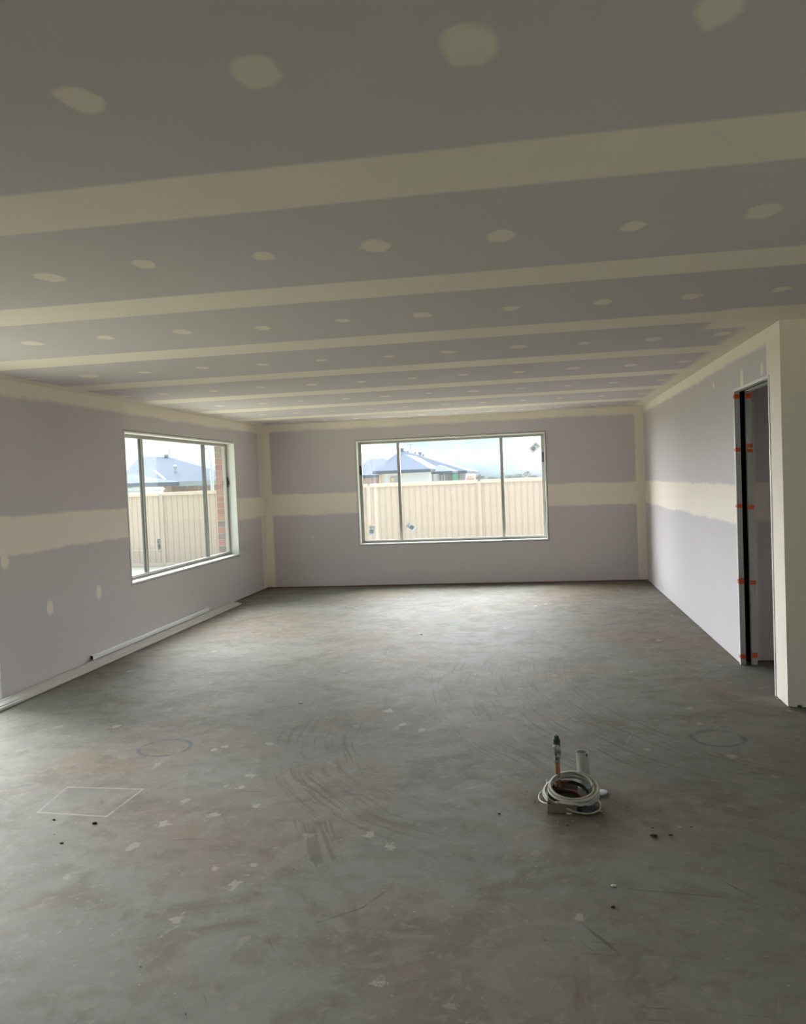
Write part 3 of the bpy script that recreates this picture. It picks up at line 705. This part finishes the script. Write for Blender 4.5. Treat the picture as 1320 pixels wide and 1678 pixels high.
for i in range(-6, 6):
    px_ = post0 + i*bay
    bm = bmesh.new(); prism(bm, [(-.035, -.035), (.035, -.035), (.035, .035), (-.035, .035)], 2, GZ, FT-.03)
    if pm is None: o = obj('post', bm, M['fence'], r_); pm = o.data
    else: bm.free(); o = bpy.data.objects.new('post', pm); COL.objects.link(o); o.parent = r_; o.matrix_parent_inverse = Matrix.Translation(-r_.location)
    o.location = (px_, FY, 0)
    if i < 5:
        for k in range(3):
            s = bpy.data.objects.new('infill_sheet', sm_); COL.objects.link(s); s.parent = r_; s.matrix_parent_inverse = Matrix.Translation(-r_.location)
            s.location = (px_+.03+k*(bay-.06)/3, FY, 0)
        for nm, z0, z1, w in (('top_rail', FT-.075, FT, .032), ('bottom_rail', GZ+.005, GZ+.075, .032)):
            obj(nm, boxes((px_+.0355, px_+bay-.0355, FY-w-.012, FY+w, z0, z1)), M['fencetrim'], r_, bevel=.004)
# houses
def hip(bm, x0, x1, y0, y1, ze, ridge, th=.16):
    """solid hip roof: eave rectangle, ridge = ((x,y,z),(x,y,z)) front/left point first"""
    e = [(x0, y0), (x1, y0), (x1, y1), (x0, y1)]
    lo = [bm.verts.new((x, y, ze-th)) for x, y in e]; up_ = [bm.verts.new((x, y, ze)) for x, y in e]
    a, b = [bm.verts.new(p) for p in ridge]
    bm.faces.new(lo[::-1])
    for i in range(4): bm.faces.new((lo[i], lo[(i+1) % 4], up_[(i+1) % 4], up_[i]))
    if abs(ridge[0][1]-ridge[1][1]) > abs(ridge[0][0]-ridge[1][0]):   # ridge runs away from us
        bm.faces.new((up_[0], up_[1], a)); bm.faces.new((up_[1], up_[2], b, a)); bm.faces.new((up_[2], up_[3], b)); bm.faces.new((up_[3], up_[0], a, b))
    else:
        bm.faces.new((up_[0], up_[1], b, a)); bm.faces.new((up_[1], up_[2], b)); bm.faces.new((up_[2], up_[3], a, b)); bm.faces.new((up_[3], up_[0], a))
def wallbox(bm, x0, x1, y0, y1, z1): bx(bm, x0, x1, y0, y1, GZ, z1)
hA = thing('house', (-6, 46, GZ), 'unfinished house with blue roof and white wrapped wall behind the fence', 'house')
A = lambda px, py, Y: at(px, py, Y)
# main body
e = A(765, 771, 47); ap = A(657, 737.5, 52)
bm = bmesh.new(); hip(bm, A(602, 771, 47).x, e.x, 47, 58, e.z, (tuple(ap), (ap.x+.02, 52.02, ap.z))); obj('roof', bm, M['roofA'], hA)
e2 = A(610, 771.5, 42); e3 = A(705, 769, 42); ap = A(664, 744.5, 45.5)
bm = bmesh.new(); hip(bm, e2.x, e3.x, 42, 52, (e2.z+e3.z)/2, ((ap.x, 45.5, ap.z), (ap.x, 49.5, ap.z))); obj('roof', bm, M['roofA'], hA)
e4 = A(592, 779, 45); r1, r2 = A(604, 752, 50), A(628, 751, 50)
bm = bmesh.new(); hip(bm, A(572, 779, 45).x, A(640, 779, 45).x, 45, 55, e4.z, (tuple(r1), tuple(r2))); obj('roof', bm, M['roofA'], hA)
e5 = A(704, 773, 43.5); e6 = A(741, 771.5, 43.5); ap = A(718, 762, 46)
bm = bmesh.new(); hip(bm, e5.x, e6.x, 43.5, 52, (e5.z+e6.z)/2, ((ap.x, 46, ap.z), (ap.x, 48.5, ap.z)), .12); obj('roof', bm, M['roofA'], hA)
bm = bmesh.new(); wallbox(bm, A(622, 780, 42.6).x, A(703, 780, 42.6).x, 42.6, 50, e2.z-.16); obj('wall', bm, M['wrap'], hA)
bm = bmesh.new(); wallbox(bm, A(576, 780, 45.7).x, A(624, 780, 45.7).x, 45.7, 52, e4.z-.16); obj('wall', bm, M['brickfar'], hA)
bm = bmesh.new(); wallbox(bm, A(706, 780, 47.7).x, A(763, 780, 47.7).x, 47.7, 56, e.z-.16); obj('wall', bm, M['wrapblue'], hA)
def panel(nm, x0, y0, x1, y1, Y, mat, th=.12, par=hA):
    a, b = A(x0, y0, Y), A(x1, y1, Y); return obj(nm, boxes((a.x, b.x, Y-th, Y-.001, b.z, a.z)), M[mat], par)
panel('beam', 622, 771.8, 672, 775.5, 42.6, 'beam', .25)
panel('post', 621.5, 771.8, 625.5, 800, 42.55, 'beam', .2)
panel('eave_gap', 672.5, 770.5, 702.5, 772.8, 42.6, 'fasc', .08)
for i in range(7): panel('rafter_end', 675+i*4, 770.3, 676.4+i*4, 773.6, 42.5, 'wrap', .1)
panel('window', 639.5, 782, 652, 791, 42.6, 'grey')
panel('window', 641, 783.5, 646, 789.5, 42.47, 'beam', .03)
panel('wall_band', 592, 781, 620, 782.5, 45.7, 'beam')
for (x0, x1) in ((708.5, 710.5), (726, 729)): panel('porch_post', x0, 775, x1, 800, 44.2, 'dark', .3)
panel('window', 712.5, 778.5, 722, 788, 47.7, 'grey'); panel('window_trim', 711.5, 777.5, 712.5, 788, 47.6, 'stickerwhite'); panel('window_trim', 722, 777.5, 723.2, 788, 47.6, 'stickerwhite')
for (x0, x1) in ((734.5, 736), (738, 739), (740, 741), (751, 753), (755, 756.2)): panel('post', x0, 775.5, x1, 800, 47.5, 'dark', .15)
panel('green_mesh', 741.5, 774.5, 751, 800, 47.3, 'green', .1)
panel('corner_board', 762, 773, 765, 800, 47.6, 'wrap', .3)
for (px_, py_, Y, s_) in ((658, 737.2, 52, .35), (668, 740, 52, .16), (680, 742.2, 52, .16), (688, 743, 51.5, .3), (693, 745.8, 51, .16)):
    c = A(px_, py_, Y); bm = bmesh.new(); lathe(bm, [(s_*.3, -.4), (s_*.3, 0), (s_*.5, s_*.1), (s_*.5, s_*.35), (s_*.2, s_*.5)], tuple(c), 10); obj('roof_vent', bm, M['fasc'], hA)
c = A(672.5, 741, 52); bm = bmesh.new(); tube(bm, [c, c+Vector((0, 0, .55))], .025, 6)
tube(bm, [c+Vector((-.3, 0, .5)), c+Vector((.35, 0, .5))], .02, 6); obj('antenna', bm, M['cap'], hA)
c = A(706, 768, 44)                                             # palm-like pale shrub between wing and porch
hB = thing('house.001', (-17, 40, GZ), 'brick house with long slate-blue hip roof seen through the left window', 'house')
l, rr = A(186, 789, 38), A(402, 787, 38); l.z = rr.z = A(305, 789.3, 38).z; a, b = A(229, 747.5, 44), A(276, 749, 44)
bm = bmesh.new(); hip(bm, l.x, rr.x, 38, 50, (l.z+rr.z)/2, (tuple(a), tuple(b))); obj('roof', bm, M['roofB'], hB)
bm = bmesh.new(); bx(bm, l.x-.05, rr.x+.05, 37.88, 37.99, l.z-.22, l.z+.02); obj('gutter', bm, M['fasc'], hB)
bm = bmesh.new(); wallbox(bm, l.x+.5, rr.x-.5, 38.6, 49, l.z-.18); obj('wall', bm, M['brickfar'], hB)
# lower front wing on the left with its own roof
w0, w1 = A(150, 792, 34), A(232, 791, 34); ap = A(236, 770, 37)
bm = bmesh.new(); hip(bm, w0.x, w1.x, 34, 38.0, w1.z, ((A(190, 768, 36).x, 36, ap.z-.2), (A(215, 768, 36).x, 36, ap.z-.2))); obj('roof', bm, M['roofB'], hB)
bm = bmesh.new(); wallbox(bm, w0.x+.4, w1.x-.4, 34.5, 37.9, w1.z-.16); obj('wall', bm, M['brickfar'], hB)
p0, p1 = A(255, 773, 39.8), A(273, 788, 37.95)
bm = bmesh.new(); tube(bm, [p0+Vector((0, -.12, .05)), p1+Vector((0, -.1, .05))], .045, 6); obj('valley_cap', bm, M['cap'], hB)
c = A(287, 768, 40.2); bm = bmesh.new(); lathe(bm, [(.06, -.4), (.06, .02), (.09, .06), (.09, .14), (.03, .20)], tuple(c), 10); obj('roof_vent', bm, M['pole'], hB)
c = A(272.5, 749, 44); bm = bmesh.new(); lathe(bm, [(.08, -.3), (.08, .0), (.15, .05), (.15, .15), (.06, .22)], tuple(c), 10); obj('roof_vent', bm, M['fasc'], hB)
c = A(278, 751, 44); bm = bmesh.new(); tube(bm, [c, c+Vector((0, 0, .5))], .018, 6); tube(bm, [c+Vector((-.1, 0, .42)), c+Vector((.55, 0, .46))], .014, 6); obj('antenna', bm, M['fasc'], hB)
for q in ((308, 790.5, 315, 799), (327, 791, 334, 801)): panel('window', *q, 38.6, 'grey', .1, hB); panel('window_trim', q[0]-.8, q[1], q[0]-.1, q[3], 38.55, 'stickerwhite', .1, hB)
panel('downpipe', 301.5, 790, 303, 806, 38.5, 'fasc', .12, hB); panel('meter_box', 288, 789, 290.5, 795, 38.4, 'stickerwhite', .1, hB)
panel('garage_door', 210, 795, 216, 806, 34.5, 'dark', .05, hB)
# low van roof behind the fence
r_ = thing('parked_van', tuple(A(218, 806, 24).xy)+(GZ,), 'pale blue and white van roof showing over the fence', 'van')
a, b = A(196, 800, 24), A(231, 799, 24); zt = (a.z+b.z)/2
bm = bmesh.new(); bx(bm, a.x, b.x, 24, 25.8, .35, zt-.14)
bmesh.ops.bevel(bm, geom=bm.edges[:], offset=.08, segments=2, affect='EDGES'); obj('body', bm, M['wrapblue'], r_)
bm = bmesh.new(); bx(bm, a.x+.02, b.x-.02, 24.02, 25.78, zt-.14, zt)
bmesh.ops.bevel(bm, geom=bm.edges[:], offset=.05, segments=2, affect='EDGES'); obj('roof_panel', bm, M['pole'], r_)
for xx in (a.x+.7, b.x-.7):
    for yy in (24.1, 25.5):
        bm = bmesh.new(); tube(bm, [(xx, yy, GZ+.34), (xx, yy+.22, GZ+.34)], .34, 16); obj('wheel', bm, M['gasket'], r_)
# street light
c = A(348, 800, 33); top = A(346, 745, 33)
r_ = thing('street_light', (c.x, 33, GZ), 'pale street light pole with curved arm outside the left window', 'street light')
bm = bmesh.new(); tube(bm, [(c.x, 33, GZ), (c.x, 33, A(347, 772, 33).z)], .075, 12); obj('pole_base', bm, M['pole'], r_)
e_ = A(340, 735.3, 33)
bm = bmesh.new(); tube(bm, [(c.x, 33, A(347, 772, 33).z), (c.x-.03, 33, top.z-.05), (c.x-.05, 33, top.z+.08), (c.x-.10, 33, top.z+.19), (c.x-.16, 33, e_.z-.02), (e_.x, 33, e_.z)], [.03, .025, .022, .02, .02, .02], 8); obj('arm', bm, M['pole'], r_)
obj('lamp_head', boxes((e_.x-.28, e_.x+.02, 32.94, 33.06, e_.z-.03, e_.z+.025)), M['fasc'], r_)
# orange site barrier
a, b = A(758.5, 781.8, 30), A(777, 781, 30)
r_ = thing('site_barrier', ((a.x+b.x)/2, 30, GZ), 'orange plastic site barrier showing over the fence right of the house', 'barrier')
bm = bmesh.new(); prism(bm, [(a.x, GZ), (b.x, GZ), (b.x, a.z-.10), (a.x+.34*(b.x-a.x), a.z-.07), (a.x, a.z-.22)], 1, 30, 30.6); obj('barrier_body', bm, M['orangebar'], r_, bevel=.02)
bm = bmesh.new(); prism(bm, [(a.x+.05, a.z-.19), (a.x+.34*(b.x-a.x), a.z-.065), (b.x, a.z-.095), (b.x-.03, a.z+.02), (a.x+.42*(b.x-a.x), a.z+.06)], 1, 30.02, 30.58); obj('barrier_top', bm, M['orangetop'], r_, bevel=.02)
# far trees on the skyline
def tree(px, py, wpx, Y, label, mat='leaf', spread=1., seed=0):
    top = A(px, py, Y); half = wpx/2*Y/F; z0 = GZ
    r_ = thing('eucalypt_tree', (top.x, Y, z0), label, 'tree', 'trees on the skyline')
    rn = random.Random(seed); bm = bmesh.new(); hh = top.z - z0
    tube(bm, [(top.x, Y, z0), (top.x+.1, Y, z0+hh*.4), (top.x, Y, z0+hh*.7)], [.16, .12, .07], 6)
    for k in range(5):
        a = rn.uniform(0, math.tau); tube(bm, [(top.x+.05, Y, z0+hh*rn.uniform(.35, .5)), (top.x+half*.7*math.cos(a), Y+half*.7*math.sin(a), z0+hh*rn.uniform(.6, .85))], [.06, .03], 5)
    obj('trunk', bm, M['bark'], r_)
    bm = bmesh.new()
    for k in range(190):                                        # leaf clumps as small tilted leaf groups
        a = rn.uniform(0, math.tau); q = math.sqrt(rn.random()); zz = rn.uniform(-1, 1)
        c_ = Vector((top.x + half*q*math.cos(a)*math.sqrt(1-zz*zz*.7), Y + half*q*math.sin(a), z0 + hh*(.72 + .26*zz*(1-q*.35))))
        s_ = half*rn.uniform(.06, .15)
        g0 = len(bm.verts); bmesh.ops.create_icosphere(bm, subdivisions=1, radius=s_); bm.verts.ensure_lookup_table()
        for v in list(bm.verts)[g0:]: v.co = Vector((v.co.x*rn.uniform(.7, 1.5), v.co.y, v.co.z*rn.uniform(.4, .9))) + c_
    obj('crown', bm, M[mat], r_)
tree(786, 775.5, 20, 80, 'brownish skyline tree just right of the orange barrier', 'leafb', seed=1)
tree(806, 779.5, 22, 95, 'low skyline tree left of the right-hand mullion', seed=2)
tree(819, 780, 14, 102, 'low skyline tree directly behind the right-hand mullion', seed=3)
tree(835, 776, 18, 90, 'rounded skyline tree just right of the right-hand mullion', seed=4)
tree(849, 774.5, 17, 96, 'skyline tree left of the tallest skyline tree', seed=5)
tree(863, 769.5, 14, 85, 'tallest skyline tree with a feathery top', seed=6)
tree(874, 777, 16, 92, 'low skyline tree right of the tallest skyline tree', seed=7)
tree(891, 778, 14, 98, 'low skyline tree at the right edge of the back window', seed=8)

# daylight sampling portals in the glazed openings (no light of their own)
def portal(loc, rot, sx, sz):
    l_ = bpy.data.lights.new('daylight_portal', 'AREA'); l_.shape = 'RECTANGLE'; l_.size = sx; l_.size_y = sz; l_.cycles.is_portal = True
    o = bpy.data.objects.new('daylight_portal', l_); o.location = loc; o.rotation_euler = rot; COL.objects.link(o)
portal(((BX0+BX1)/2, YB+.30, (WZ0+WZ1)/2), (-math.pi/2, 0, 0), BX1-BX0, WZ1-WZ0)
portal((XL-.30, (LY0+LY1)/2, (WZ0+WZ1)/2), (math.pi/2, 0, -math.pi/2), LY1-LY0, WZ1-WZ0)
portal((XL-.30, (SY0+SY1)/2, DH/2), (math.pi/2, 0, -math.pi/2), SY1-SY0, DH)
portal((XE+.15, (GY0+GY1)/2, 1.06), (math.pi/2, 0, math.pi/2), GY1-GY0, 2.1)
